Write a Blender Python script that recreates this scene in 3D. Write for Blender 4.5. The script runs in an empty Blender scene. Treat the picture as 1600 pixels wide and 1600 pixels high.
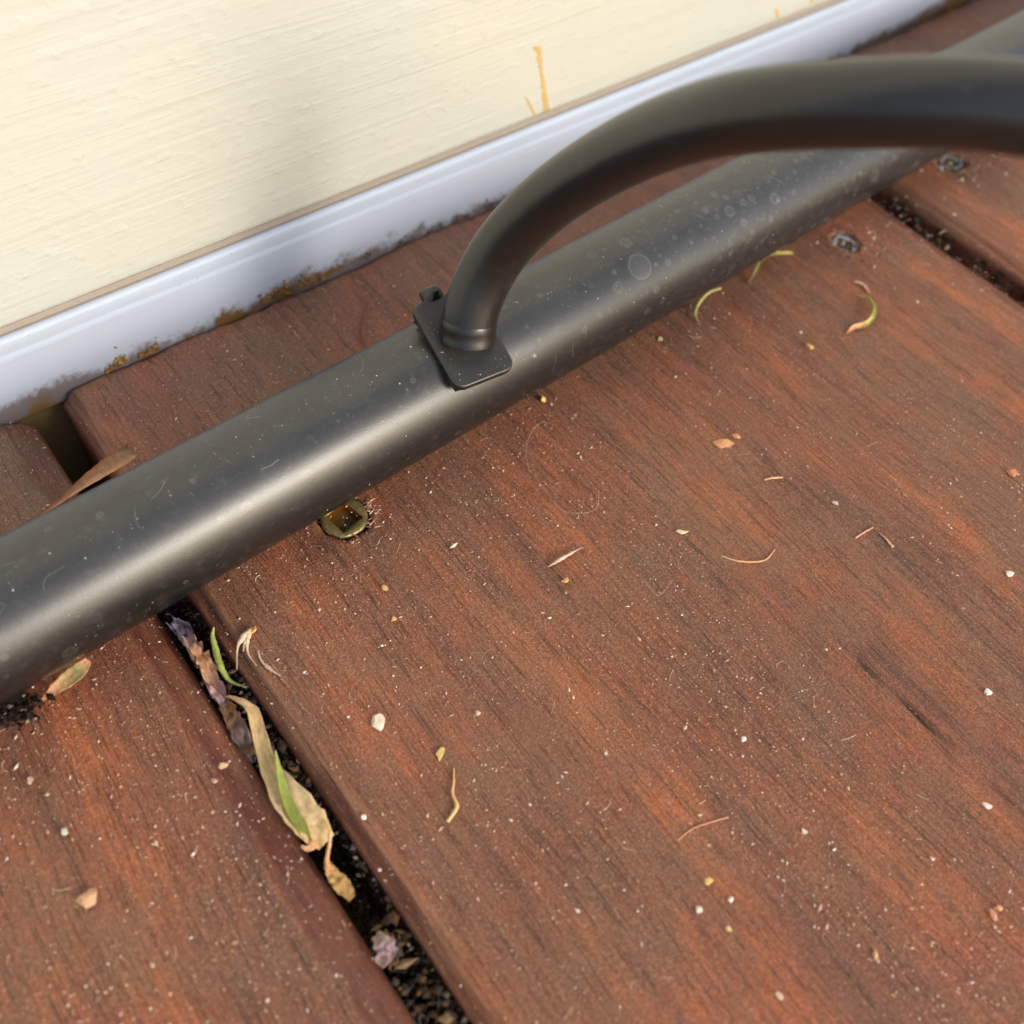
import bpy, math, random
import numpy as np
from mathutils import Vector, Matrix
random.seed(7); np.random.seed(7)
MM = 0.001
scene = bpy.context.scene
C = scene.collection

# ------------------------------------------------------------------ camera
H = 113.40                                   # camera height above the deck, mm
F = 1600.0                                   # focal length for a 1600 px wide frame
RT = np.array([0.79486753, -0.60394623, 0.05860505])
UP = np.array([0.46248445, 0.66553177, 0.58581192])
FW = np.array([0.39280242, 0.43853895, -0.80832533])
CAM = np.array([0, 0, H])
cd = bpy.data.cameras.new('camera'); cam = bpy.data.objects.new('camera', cd); C.objects.link(cam)
cam.matrix_world = Matrix(((RT[0], UP[0], -FW[0], 0), (RT[1], UP[1], -FW[1], 0), (RT[2], UP[2], -FW[2], H*MM), (0, 0, 0, 1)))
cd.sensor_width = 36; cd.lens = 36; cd.clip_start = 0.002; cd.clip_end = 500
cd.dof.use_dof = True; cd.dof.focus_distance = 0.133; cd.dof.aperture_fstop = 19
scene.camera = cam

# ------------------------------------------------------------------ sky, sun, exposure
EL, AZ = math.radians(24), math.radians(163)       # azimuth clockwise from +Y
sdir = Vector((math.sin(AZ)*math.cos(EL), math.cos(AZ)*math.cos(EL), math.sin(EL)))
w = bpy.data.worlds.new('World'); scene.world = w; w.use_nodes = True
nt = w.node_tree; bg = nt.nodes['Background']
sky = nt.nodes.new('ShaderNodeTexSky'); sky.sky_type = 'NISHITA'; sky.sun_disc = False
sky.sun_elevation = EL; sky.sun_rotation = AZ; sky.air_density = 1.0; sky.dust_density = 2.0
nt.links.new(sky.outputs[0], bg.inputs[0]); bg.inputs[1].default_value = 0.14
sl = bpy.data.lights.new('sun', 'SUN'); sl.energy = 1.5; sl.angle = math.radians(19); sl.color = (1, 0.93, 0.82)
sun = bpy.data.objects.new('sun', sl); C.objects.link(sun)
sun.rotation_euler = sdir.to_track_quat('Z', 'Y').to_euler(); sun.location = (0, -2, 3)
vs = scene.view_settings; vs.view_transform = 'Standard'; vs.look = 'None'; vs.gamma = 1; vs.use_curve_mapping = False
vs.exposure = 0.35

# ------------------------------------------------------------------ helpers
def ray(u, v):
    d = FW + RT*(u-800)/F - UP*(v-800)/F
    return d/np.linalg.norm(d)
def D(u, v, z=0.0):                          # photo measurement -> place on the plane at height z, mm
    d = ray(u, v); return CAM + d*((z-H)/d[2])
def W(u, v, y):                              # -> place on the wall plane
    d = ray(u, v); return CAM + d*(y/d[1])
def dep(u, v, depth):
    d = ray(u, v); return CAM + d*(depth/(d@FW))
def lin(*c):
    return tuple(((x/255)/12.92 if x/255 <= .04045 else ((x/255+.055)/1.055)**2.4) for x in c)

def vnoise(x, y, seed=0):
    x = np.asarray(x, float); y = np.asarray(y, float)
    def h(i, j):
        n = (i.astype(np.int64)*374761393 + j.astype(np.int64)*668265263 + seed*982451653) & 0x7fffffff
        n = ((n ^ (n >> 13))*1274126177) & 0x7fffffff
        return ((n ^ (n >> 16)) & 0xffff)/65535.0
    i = np.floor(x); j = np.floor(y); fx = x-i; fy = y-j
    fx = fx*fx*(3-2*fx); fy = fy*fy*(3-2*fy)
    return (h(i, j)*(1-fx)+h(i+1, j)*fx)*(1-fy)+(h(i, j+1)*(1-fx)+h(i+1, j+1)*fx)*fy

def mesh_obj(name, verts, faces, mat, parent=None, smooth=True, cols=None, origin=None):
    v = np.asarray(verts, float)
    o0 = np.zeros(3) if origin is None else np.asarray(origin, float)
    me = bpy.data.meshes.new(name)
    me.from_pydata([tuple(p) for p in (v-o0)*MM], [], [tuple(int(i) for i in f) for f in faces])
    if cols is not None:
        a = me.color_attributes.new('Col', 'FLOAT_COLOR', 'POINT')
        c = np.ones((len(v), 4)); c[:, :3] = np.asarray(cols)[:, :3]
        a.data.foreach_set('color', c.ravel())
    me.materials.append(mat)
    if smooth: me.polygons.foreach_set('use_smooth', [True]*len(me.polygons))
    me.update()
    o = bpy.data.objects.new(name, me); C.objects.link(o)
    if parent is not None:
        o.parent = parent
        o.location = Vector(o0*MM) - parent.location
    else:
        o.location = o0*MM
    return o
def empty(name, loc=(0, 0, 0)):
    o = bpy.data.objects.new(name, None); C.objects.link(o); o.location = Vector(np.asarray(loc, float)*MM)
    o.empty_display_size = 0.02
    return o
def tag(o, label=None, cat=None, group=None, kind=None):
    if label: o['label'] = label
    if cat: o['category'] = cat
    if group: o['group'] = group
    if kind: o['kind'] = kind
    return o

class N:                                     # small node builder
    def __init__(s, name):
        s.m = bpy.data.materials.new(name); s.m.use_nodes = True; s.t = s.m.node_tree
        s.b = s.t.nodes['Principled BSDF']
    def n(s, typ, **k):
        n = s.t.nodes.new('ShaderNode'+typ)
        for a, v in k.items(): setattr(n, a, v)
        return n
    def put(s, sock, v):
        if hasattr(v, 'is_output'): s.t.links.new(v, sock)
        elif isinstance(v, (tuple, list)):
            sock.default_value = tuple(v)+(1,) if len(v) == 3 and sock.type == 'RGBA' else tuple(v)
        else: sock.default_value = v
    def math(s, op, a, b=0.5, c=None):
        n = s.n('Math', operation=op); s.put(n.inputs[0], a); s.put(n.inputs[1], b)
        if c is not None: s.put(n.inputs[2], c)
        return n.outputs[0]
    def obj(s): return s.n('TexCoord').outputs['Object']
    def scale(s, vec, sc):
        n = s.n('Mapping'); s.put(n.inputs[0], vec); n.inputs['Scale'].default_value = sc; return n.outputs[0]
    def noise(s, vec, scale, detail=3, rough=.55, dist=0):
        n = s.n('TexNoise'); s.put(n.inputs['Vector'], vec); n.inputs['Scale'].default_value = scale
        n.inputs['Detail'].default_value = detail; n.inputs['Roughness'].default_value = rough
        n.inputs['Distortion'].default_value = dist; return n.outputs[0]
    def ss(s, v, a, b):
        n = s.n('MapRange', interpolation_type='SMOOTHSTEP'); s.put(n.inputs[0], v); s.put(n.inputs[1], a); s.put(n.inputs[2], b)
        return n.outputs[0]
    def mix(s, f, a, b, mode='MIX'):
        n = s.n('Mix', data_type='RGBA', blend_type=mode); s.put(n.inputs[0], f); s.put(n.inputs[6], a); s.put(n.inputs[7], b)
        return n.outputs[2]
    def ramp(s, f, stops):
        n = s.n('ValToRGB'); s.put(n.inputs[0], f); e = n.color_ramp.elements
        while len(e) < len(stops): e.new(.5)
        for q, (p, c) in zip(e, stops): q.position = p; q.color = tuple(c)+(1,)
        return n.outputs[0]
    def bump(s, h, strength, dist, normal=None):
        n = s.n('Bump'); s.put(n.inputs['Height'], h); n.inputs['Strength'].default_value = strength; n.inputs['Distance'].default_value = dist
        if normal is not None: s.put(n.inputs['Normal'], normal)
        return n.outputs[0]
    def out(s, **k):
        for a, v in k.items(): s.put(s.b.inputs[a.replace('_', ' ')], v)
        return s.m

# ------------------------------------------------------------------ materials
def mat_wood():
    s = N('red_stained_timber')
    rnd = s.n('ObjectInfo').outputs['Random']
    comb = s.n('CombineXYZ'); s.put(comb.inputs[0], s.math('MULTIPLY', rnd, 3.7)); s.put(comb.inputs[1], s.math('MULTIPLY', rnd, 9.1))
    add = s.n('VectorMath', operation='ADD'); s.put(add.inputs[0], s.n('TexCoord').outputs['Object']); s.put(add.inputs[1], comb.outputs[0])
    p = add.outputs[0]
    wob = s.noise(s.scale(p, (20, 7, 20)), 1, 2)
    off = s.n('CombineXYZ'); s.put(off.inputs[0], s.math('MULTIPLY', s.math('SUBTRACT', wob, .5), .012))
    pw = s.n('VectorMath', operation='ADD'); s.put(pw.inputs[0], p); s.put(pw.inputs[1], off.outputs[0]); pw = pw.outputs[0]
    n1 = s.noise(s.scale(pw, (115, 20, 115)), 1, 4, .62)
    n2 = s.noise(s.scale(pw, (420, 34, 420)), 1, 3, .6)
    n3 = s.noise(s.scale(pw, (3000, 120, 3000)), 1, 3, .6)
    n4 = s.noise(p, 45, 3, .65)
    n5 = s.noise(p, 2600, 3, .7)
    t = s.math('ADD', s.math('MULTIPLY', n1, .50), s.math('ADD', s.math('MULTIPLY', n2, .22), s.math('MULTIPLY', n3, .28)))
    col = s.ramp(t, [(.35, lin(104, 73, 60)), (.455, lin(138, 89, 68)), (.53, lin(155, 95, 69)), (.61, lin(186, 108, 70)), (.71, lin(204, 126, 82))])
    # greyish bloom of dirt worked into the stain
    col = s.mix(s.math('MULTIPLY', s.ss(n4, .40, .66), .62), col, lin(134, 104, 82))
    # fine stipple of dust and grain
    n6 = s.noise(p, 5200, 2, .6)
    stip = s.math('ADD', s.math('MULTIPLY', n5, .55), s.math('MULTIPLY', n6, .45))
    col = s.mix(s.ss(stip, .36, .64), s.mix(1.0, col, (.68, .66, .64), 'MULTIPLY'), s.mix(1.0, col, (1.28, 1.27, 1.27), 'MULTIPLY'))
    col = s.mix(s.math('MULTIPLY', s.ss(n6, .63, .70), .5), col, lin(212, 174, 140))
    # dark open pores along the grain
    pores = s.ss(s.noise(s.scale(pw, (4600, 150, 4600)), 1, 2, .5), .57, .68)
    pn = s.ss(n2, .40, .62)
    col = s.mix(s.math('MULTIPLY', pores, s.math('MULTIPLY', s.math('SUBTRACT', 1.1, pn), .40)), col, lin(52, 33, 28))
    # pale wear along the fibres and fine pale dust
    wear = s.ss(s.noise(s.scale(pw, (6500, 520, 6500)), 1, 2, .6), .64, .76)
    col = s.mix(s.math('MULTIPLY', wear, .55), col, lin(204, 148, 108))
    col = s.mix(s.math('MULTIPLY', s.ss(n5, .57, .72), .5), col, lin(184, 138, 104))
    # stain protected on the eased edges is deeper red
    att = s.n('Attribute'); att.attribute_name = 'Col'
    sep = s.n('SeparateColor'); s.put(sep.inputs[0], att.outputs['Color'])
    col = s.mix(s.math('MULTIPLY', sep.outputs[0], .82), col, lin(98, 48, 42))
    col = s.mix(sep.outputs[1], col, lin(66, 58, 50))
    col = s.mix(s.math('MULTIPLY', sep.outputs[2], .6), col, lin(166, 120, 86))
    h = s.math('ADD', s.math('MULTIPLY', n3, .7), s.math('SUBTRACT', s.math('MULTIPLY', n5, .5), s.math('MULTIPLY', pores, .8)))
    nb = s.bump(h, .6, .00035)
    r = s.math('ADD', .30, s.math('MULTIPLY', n5, .26))
    return s.out(Base_Color=col, Roughness=r, Normal=nb, Specular_IOR_Level=.5)
def mat_wall():
    s = N('cream_brushed_paint'); p = s.obj()
    st = s.noise(s.scale(p, (12, 1, 330)), 1, 4, .6, .6); st2 = s.noise(s.scale(p, (40, 1, 1500)), 1, 2, .6, .3)
    bl = s.noise(p, 28, 3); lump = s.noise(p, 420, 2)
    col = s.mix(s.ss(bl, .35, .7), lin(210, 212, 202), lin(214, 213, 198))
    dots = s.ss(s.noise(p, 900, 1), .80, .83)
    col = s.mix(s.math('MULTIPLY', dots, .5), col, lin(150, 140, 120))
    h = s.math('ADD', s.math('MULTIPLY', st, 1.0), s.math('ADD', s.math('MULTIPLY', st2, .25), s.math('MULTIPLY', s.ss(lump, .5, .8), .35)))
    return s.out(Base_Color=col, Roughness=.42, Normal=s.bump(h, .42, .0006), Specular_IOR_Level=.4)
def mat_trim():
    s = N('sky_tinted_white_paint'); p = s.obj()
    sep = s.n('SeparateXYZ'); s.put(sep.inputs[0], p); z = sep.outputs[2]
    bl = s.noise(s.scale(p, (40, 40, 200)), 1, 3)
    col = s.mix(bl, lin(200, 211, 226), lin(208, 219, 232))  # white paint, with the sky's blue reflection put into its base colour
    g = s.noise(p, 260, 5, .7); big = s.noise(s.scale(p, (22, 22, 22)), 1, 2)
    lim = s.math('ADD', s.math('MULTIPLY', s.math('SUBTRACT', g, .42), .010), s.math('MULTIPLY', s.math('SUBTRACT', big, .45), .010))
    f = s.ss(s.math('SUBTRACT', lim, z), -.0012, .0012)
    col = s.mix(s.math('MULTIPLY', f, .8), col, lin(120, 98, 84))
    f2 = s.math('MULTIPLY', s.ss(s.math('SUBTRACT', s.math('MULTIPLY', lim, .8), z), -.0002, .0006), s.ss(s.noise(p, 90, 2), .48, .56))
    col = s.mix(f2, col, lin(140, 108, 62))
    dots = s.ss(s.noise(p, 1400, 1), .76, .80)
    col = s.mix(s.math('MULTIPLY', dots, .55), col, lin(90, 84, 84))
    return s.out(Base_Color=col, Roughness=.5, Normal=s.bump(s.noise(s.scale(p, (30, 30, 500)), 1, 3), .25, .0006), Specular_IOR_Level=.5)
def mat_plain(name, col, rough=.6, metal=0, nscale=900, var=.25, bump=.2, bd=.0003, spec=.4):
    s = N(name); p = s.obj(); n = s.noise(p, nscale, 4, .65)
    c = s.mix(n, tuple(x*(1-var) for x in col), tuple(min(1, x*(1+var)) for x in col))
    return s.out(Base_Color=c, Roughness=rough, Metallic=metal, Normal=s.bump(n, bump, bd), Specular_IOR_Level=spec)
def mat_organic():
    s = N('dry_plant_matter'); p = s.obj()
    a = s.n('Attribute'); a.attribute_name = 'Col'
    n = s.noise(p, 1500, 5, .7); n2 = s.noise(p, 420, 3)
    hs_ = s.n('HueSaturation'); hs_.inputs['Saturation'].default_value = .86; s.put(hs_.inputs['Color'], a.outputs['Color'])
    c = s.mix(.9, hs_.outputs[0], s.mix(n, (.75, .7, .62), (1.75, 1.7, 1.6)), 'MULTIPLY')
    c = s.mix(s.math('MULTIPLY', s.ss(n2, .58, .72), .3), c, lin(90, 62, 40))
    m = s.out(Base_Color=c, Roughness=.6, Normal=s.bump(n, .35, .0002), Specular_IOR_Level=.3)
    return m
def mat_speck(name='dust_grains', rough=.55, spec=.4):
    s = N(name); a = s.n('Attribute'); a.attribute_name = 'Col'
    return s.out(Base_Color=a.outputs['Color'], Roughness=rough, Specular_IOR_Level=spec)
def black_coat(name, rings=(), dust=1.0, base=(24, 24, 24), rough=.30, right=True):
    """powder coated black metal with settled dust, specks and dried water spots"""
    s = N(name); p = s.obj()
    n = s.noise(p, 110, 4, .65); fine = s.noise(p, 3800, 2, .7); mid = s.noise(p, 700, 4, .7)
    geo = s.n('NewGeometry'); sn = s.n('SeparateXYZ'); s.put(sn.inputs[0], geo.outputs['Normal']); up = s.ss(sn.outputs[2], .15, .95)
    sp = s.n('SeparateXYZ'); s.put(sp.inputs[0], p)
    rightf = s.ss(sp.outputs[0], .068, .115) if right else 0.0
    d = s.math('MULTIPLY', s.math('ADD', .45, s.math('MULTIPLY', n, .9)), s.math('MULTIPLY', up, .10*dust))
    d = s.math('ADD', d, s.math('MULTIPLY', s.ss(fine, .60, .78), .10*dust))
    d = s.math('ADD', d, s.math('MULTIPLY', s.ss(mid, .52, .75), .06*dust))
    # dried droplets: rings of random size, thicker on the far end
    for sc, amt in ((230, .55), (560, .9), (1100, .9)):
        v = s.n('TexVoronoi'); v.inputs['Scale'].default_value = sc; s.put(v.inputs['Vector'], p)
        sc_ = s.n('SeparateColor'); s.put(sc_.inputs[0], v.outputs['Color'])
        rr = s.math('MULTIPLY_ADD', sc_.outputs[0], .30, .06)
        dist = s.math('ADD', v.outputs['Distance'], s.math('MULTIPLY', s.math('SUBTRACT', mid, .5), .34))
        q = s.math('DIVIDE', dist, rr)
        ring = s.math('MULTIPLY', s.ss(q, .72, .92), s.math('SUBTRACT', 1.0, s.ss(q, .96, 1.06)))
        disc = s.math('SUBTRACT', 1.0, s.ss(q, .85, 1.05))
        sel = s.ss(s.math('ADD', sc_.outputs[1], s.math('MULTIPLY', rightf, .34) if right else 0.0), .93, .97)
        d = s.math('ADD', d, s.math('MULTIPLY', s.math('MULTIPLY', s.math('ADD', s.math('MULTIPLY', ring, .13), s.math('MULTIPLY', disc, .07)), sel), amt*dust))
    if right: d = s.math('ADD', d, s.math('MULTIPLY', rightf, s.math('MULTIPLY', mid, .05)))
    for (c, r, lo, amt) in rings:
        vm = s.n('VectorMath', operation='DISTANCE'); s.put(vm.inputs[0], p); vm.inputs[1].default_value = tuple(np.array(c)*MM)
        q = s.math('DIVIDE', s.math('ADD', vm.outputs['Value'], s.math('MULTIPLY', s.math('SUBTRACT', mid, .5), r*MM*.25)), r*MM)
        ring = s.math('MULTIPLY', s.ss(q, lo, .96), s.math('SUBTRACT', 1.0, s.ss(q, .97, 1.04)))
        disc = s.math('SUBTRACT', 1.0, s.ss(q, .9, 1.0))
        d = s.math('ADD', d, s.math('MULTIPLY', s.math('ADD', s.math('MULTIPLY', ring, .16), s.math('MULTIPLY', disc, .06)), amt))
    cl = s.n('Clamp'); s.put(cl.inputs[0], d); d = cl.outputs[0]
    col = s.mix(d, lin(*base), lin(172, 174, 172))
    r = s.math('ADD', rough, s.math('MULTIPLY', d, .5))
    return s.out(Base_Color=col, Roughness=r, Normal=s.bump(fine, .10, .00015), Specular_IOR_Level=.75)

WOOD = mat_wood(); CREAM = mat_wall(); TRIM = mat_trim(); ORG = mat_organic(); SPECK = mat_speck(); EARTH = mat_speck('earth_grains', .95, .08)
BRASS = mat_plain('tarnished_brass', lin(150, 132, 84), .42, .55, 1300, .35, .5, .0003, .5)
BRASSIN = mat_plain('bright_brass', lin(214, 150, 62), .28, .9, 1300, .3, .3, .0002, .5)
STEEL = mat_plain('worn_zinc', lin(206, 206, 204), .38, .9, 900, .3, .4, .0003, .5)
BEIGE = mat_plain('beige_joint', lin(168, 154, 138), .6, 0, 500, .12, .2)
OCHRE = mat_plain('dirty_ochre_undercoat', lin(150, 126, 84), .7, 0, 240, .35, .4)
SOIL = mat_plain('dark_soil', (.02, .016, .013), .95, 0, 300, .5, .8, .004)
RUST = mat_plain('rusty_drip', lin(214, 184, 122), .5, 0, 700, .2, .1)

# ------------------------------------------------------------------ ground and deck
YW = 116.74; HS = 12.35
g = mesh_obj('ground', [(-60000, -60000, -160), (60000, -60000, -160), (60000, 60000, -160), (-60000, 60000, -160)], [(0, 1, 2, 3)], SOIL, smooth=False)
tag(g, kind='structure')
deck = empty('deck', (0, 0, -22)); tag(deck, kind='structure')

SCREWS = [(35.9, 73.8, 3.3), (137.8, 74.4, 2.3)]
SCREWS_R = [(173.5, 79.3, 2.3)]
def board(x0, x1, y1, fine, seed, screws=(), crack=False):
    a, b = 4.6, 3.4
    th = np.linspace(0, math.pi/2, 9 if fine else 5)
    if fine:
        ex = np.array([0, .12, .45, 1.0, 1.8, 2.7, 3.5, 4.1, a]); ez = np.array([-3.6, -2.9, -2.2, -1.65, -1.2, -.78, -.38, -.1, 0])
    else:
        ex = a*(1-np.cos(th)); ez = -b*(1-np.sin(th))
    step = .45 if fine == 2 else (.8 if fine else 12)
    nx = max(2, int((x1-x0-2*a)/step))
    mid = np.linspace(x0+a, x1-a, nx+1)
    lf = .5 if fine else 1.0
    mid = np.linspace(x0+a*lf, x1-a, nx+1)
    xs = np.concatenate([[x0, x0], x0+ex[:-1]*lf, mid, (x1-ex[:-1])[::-1], [x1, x1]])
    zs = np.concatenate([[-22, -10], ez[:-1]*(.75 if fine else 1.0), mid*0, ez[:-1][::-1], [-10, -22]])
    if fine: ys = np.concatenate([[-1500, -900, -500, -250, -140, -90], np.arange(-64, y1-2, .6 if fine == 2 else 1.0), np.linspace(y1-2, y1, 9)])
    else: ys = np.concatenate([np.linspace(-1500, y1-2, 14), [y1-.6, y1]])
    X, Y = np.meshgrid(xs, ys); Z = np.tile(zs, (len(ys), 1)).astype(float)
    top = Z > -6
    edge = np.minimum(X-x0, x1-X)
    if fine:
        jag = (vnoise(X*.9, X*0+3, seed)-.5)*.5 + (vnoise(X*.22, X*0, seed+5)-.5)*.6
        near = np.clip((Y-(y1-6))/6, 0, 1); Y = Y + jag*near
        Z -= top*.7*np.clip((Y-(y1+jag-1.2))/1.2, 0, 1)**2
        und = (vnoise(X*.05, Y*.012, seed)-.5)*.5 + (vnoise(X*.55, Y*.03, seed+1)-.5)*.16 + (vnoise(X*1.6, Y*.10, seed+2)-.5)*.07
        Z += top*und
        # worn, ragged eased edges
        ed = np.clip(1-edge/5.2, 0, 1)
        Z += top*ed*((vnoise(X*1.1, Y*.06, seed+3)-.5)*.9+(vnoise(X*2.2, Y*.4, seed+4)-.5)*.35)
        wall_ = (edge < .01); sgn = np.where(X-x0 < x1-X, 1, -1)
        X = X + wall_*sgn*(vnoise(Z*.6, Y*.09, seed+6)-.2)*.7
    cr = np.zeros(X.shape)
    if crack:
        for (p, q, wd, dp) in ((D(1398, 1088), D(1462, 1146), .55, .9), (D(1462, 1146), D(1600, 1272), .20, .35), (D(1310, 1010), D(1398, 1088), .16, .3)):
            t = np.clip(((X-p[0])*(q[0]-p[0])+(Y-p[1])*(q[1]-p[1]))/((q[0]-p[0])**2+(q[1]-p[1])**2), 0, 1)
            dx = np.hypot(X-(p[0]+t*(q[0]-p[0])), Y-(p[1]+t*(q[1]-p[1])))
            w_ = wd*(.5+vnoise(Y*.8, Y*0, 9)); k = np.clip(1-dx/w_, 0, 1)*np.where(wd > .5, np.sin(np.clip(t, .03, .97)*math.pi)**.5, 1)
            Z -= top*k*dp; cr = np.maximum(cr, k*(.9 if wd > .5 else .5))
    sc = np.zeros(X.shape)
    for (sx, sy, sr) in screws:
        d = np.hypot(X-sx, Y-sy)
        Z = np.where(top & (d < sr), -5.0, Z)
        lip = np.clip(1-np.abs(d-sr-.65)/1.0, 0, 1)
        Z += top*lip*(vnoise(X*2.4, Y*2.4, 31)-.35)*.5
        sc = np.maximum(sc, lip*(vnoise(X*1.9, Y*1.9, 32) > .55)*.8)
    ny, nxx = X.shape
    V = np.stack([X, Y, Z], -1).reshape(-1, 3)
    i = np.arange(ny-1)[:, None]*nxx + np.arange(nxx-1)[None]
    i = i.ravel(); Fq = np.stack([i, i+1, i+nxx+1, i+nxx], 1).tolist()
    Fq.append(list(range(nxx))[::-1]); Fq.append(list(range((ny-1)*nxx, ny*nxx)))
    for r_ in range(ny-1): pass
    bot = []
    Fq.append([0, (ny-1)*nxx, (ny-1)*nxx+nxx-1, nxx-1])
    col = np.zeros((len(V), 3))
    prot = np.clip((4.7-edge+(vnoise(X*0, Y*.25, seed+7)-.5)*1.0)/.5, 0, 1)*(.35+.65*vnoise(X*2.3, Y*.05, seed+8))*np.where(X-x0 < x1-X, np.where(edge < 2.6, .8, 0), 1.0)
    lip2 = np.clip(1-np.abs(edge-1.6)/1.9, 0, 1)*np.clip((vnoise(X*2.6, Y*.06, seed+9)-.45)*4, 0, 1)*np.where(X-x0 < x1-X, .95, .35)
    if fine: prot = np.maximum(prot*(1-lip2), 0)
    col[:, 0] = prot.ravel(); col[:, 1] = cr.ravel(); col[:, 2] = np.maximum(sc, lip2 if fine else 0).ravel()
    o = mesh_obj('deck_board', V, Fq, WOOD, deck, True, col)
    return o
PITCH = 145.0
board(13.67, 154.3, 116.05, 2, 11, SCREWS, True)
board(-131.3, 9.34, 115.3, 2, 23)
board(157.6, 298.2, 115.9, 1, 37, SCREWS_R)
for k in list(range(-8, -1))+list(range(2, 10)):
    board(13.67+k*PITCH, 154.3+k*PITCH, 115.2, 0, 50+k)
# joist under the boards, along the screw line
jo = mesh_obj('deck_joist', [(x, y, z) for x in (-1200, 1500) for y in (52, 97) for z in (-112, -22.4)],
              [(0, 1, 3, 2), (4, 6, 7, 5), (0, 4, 5, 1), (2, 3, 7, 6), (0, 2, 6, 4), (1, 5, 7, 3)],
              mat_plain('weathered_joist', (.05, .035, .025), .85, 0, 200, .4, .5), deck, False)

# ------------------------------------------------------------------ house wall
wall = empty('house_wall', (200, YW+20, -160)); tag(wall, 'cream painted boarded house wall with pale sky-tinted skirting along the deck', 'wall')
def extrude_x(name, prof, x0, x1, mat, parent, nx=1):
    xs = np.linspace(x0, x1, nx+1); n = len(prof); V = []; Fc = []
    for x in xs: V += [(x, y, z) for (y, z) in prof]
    for j in range(nx):
        for i in range(n): Fc.append((j*n+i, j*n+(i+1) % n, (j+1)*n+(i+1) % n, (j+1)*n+i))
    Fc.append(tuple(range(n))[::-1]); Fc.append(tuple(range(nx*n, nx*n+n)))
    return mesh_obj(name, V, Fc, mat, parent, False)
X0, X1 = -1200, 1600
def arc(cy, cz, r, a0, a1, n=5):
    return [(cy+r*math.cos(math.radians(a)), cz+r*math.sin(math.radians(a))) for a in np.linspace(a0, a1, n)]
for k in range(13):                          # broad flush boards up the wall
    z0 = HS+.95+k*170.0
    prof = [(YW+18, z0), (YW+1.2, z0)] + arc(YW+1.2, z0+1.1, 1.1, 270, 180) + [(YW+.1, z0+60), (YW+.1, z0+166)] + arc(YW+1.7, z0+166.4, 1.6, 180, 90) + [(YW+1.9, z0+169.4), (YW+18, z0+169.4)]
    extrude_x('cladding_board', prof, X0, X1, CREAM, wall)
extrude_x('joint_strip', [(YW+18, HS-.4), (YW+.75, HS-.4), (YW+.35, HS+.25), (YW+.75, HS+.93), (YW+18, HS+.93)], X0, X1, BEIGE, wall)  # recessed beige strip between cladding and skirting
sk = [(YW+18, -3.0), (YW+.2, -3.0)] + [(YW-.3, -2.4), (YW-.35, 8.6), (YW-.30, 9.0), (YW-.20, 9.3), (YW-.15, 9.6), (YW-.17, 9.9), (YW-.17, 10.7)] + arc(YW+.65, 11.1, .8, 175, 95, 7) + [(YW+18, HS-.45)]
skirt = extrude_x('skirting', sk, X0, X1, TRIM, wall)
for pl_ in skirt.data.polygons: pl_.use_smooth = len(pl_.vertices) == 4 and pl_.center.z > 10.65*MM+.16 and pl_.normal.z < .98
extrude_x('foundation_board', [(YW+18, -159), (YW+1.6, -159), (YW+1.6, -3.05), (YW+18, -3.05)], X0, X1, OCHRE, wall)

# resin drips run down the paint
def wall_strip(name, pts, widths, mat, seed):
    V = []; Fc = []; pts = [np.array(p) for p in pts]
    P = []; Wd = []
    for i in range(len(pts)-1):
        for t in np.linspace(0, 1, 12, endpoint=False):
            P.append(pts[i]*(1-t)+pts[i+1]*t); Wd.append(widths[i]*(1-t)+widths[i+1]*t)
    P.append(pts[-1]); Wd.append(widths[-1]); rg = np.random.RandomState(seed)
    n = len(P)
    for i in range(n):
        wl, wr = Wd[i]*(.4+.8*rg.rand()), Wd[i]*(.4+.8*rg.rand())
        x, z = P[i][0], P[i][2]; h = .05
        V += [(x-wl, YW+.13, z), (x-wl*.6, YW+.1-h, z), (x+wr*.6, YW+.1-h, z), (x+wr, YW+.13, z)]
    for i in range(n-1):
        for j in range(3): Fc.append((i*4+j, i*4+j+1, i*4+j+5, i*4+j+4))
    Fc.append((3, 2, 1, 0)); Fc.append((n*4-4, n*4-3, n*4-2, n*4-1))
    return mesh_obj(name, V, Fc, mat, wall, True)
Wp = lambda u, v: W(u, v, YW)
wall_strip('drip_stain', [Wp(836, 72), Wp(842, 80), Wp(845, 105), Wp(851, 140), Wp(853, 174)], [1.2, .9, .6, .7, .8], RUST, 1)
wall_strip('drip_stain', [Wp(822, 152), Wp(829, 166), Wp(836, 180)], [.35, .55, .3], RUST, 2)
wall_strip('drip_stain', [Wp(856, 165), Wp(860, 174)], [.25, .3], RUST, 3)
wall_strip('drip_stain', [Wp(1214, 14), Wp(1216, 30)], [.6, .5], RUST, 4)
wall_strip('drip_stain', [Wp(1268, -12), Wp(1270, 4)], [1.2, .9], RUST, 5)

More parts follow.
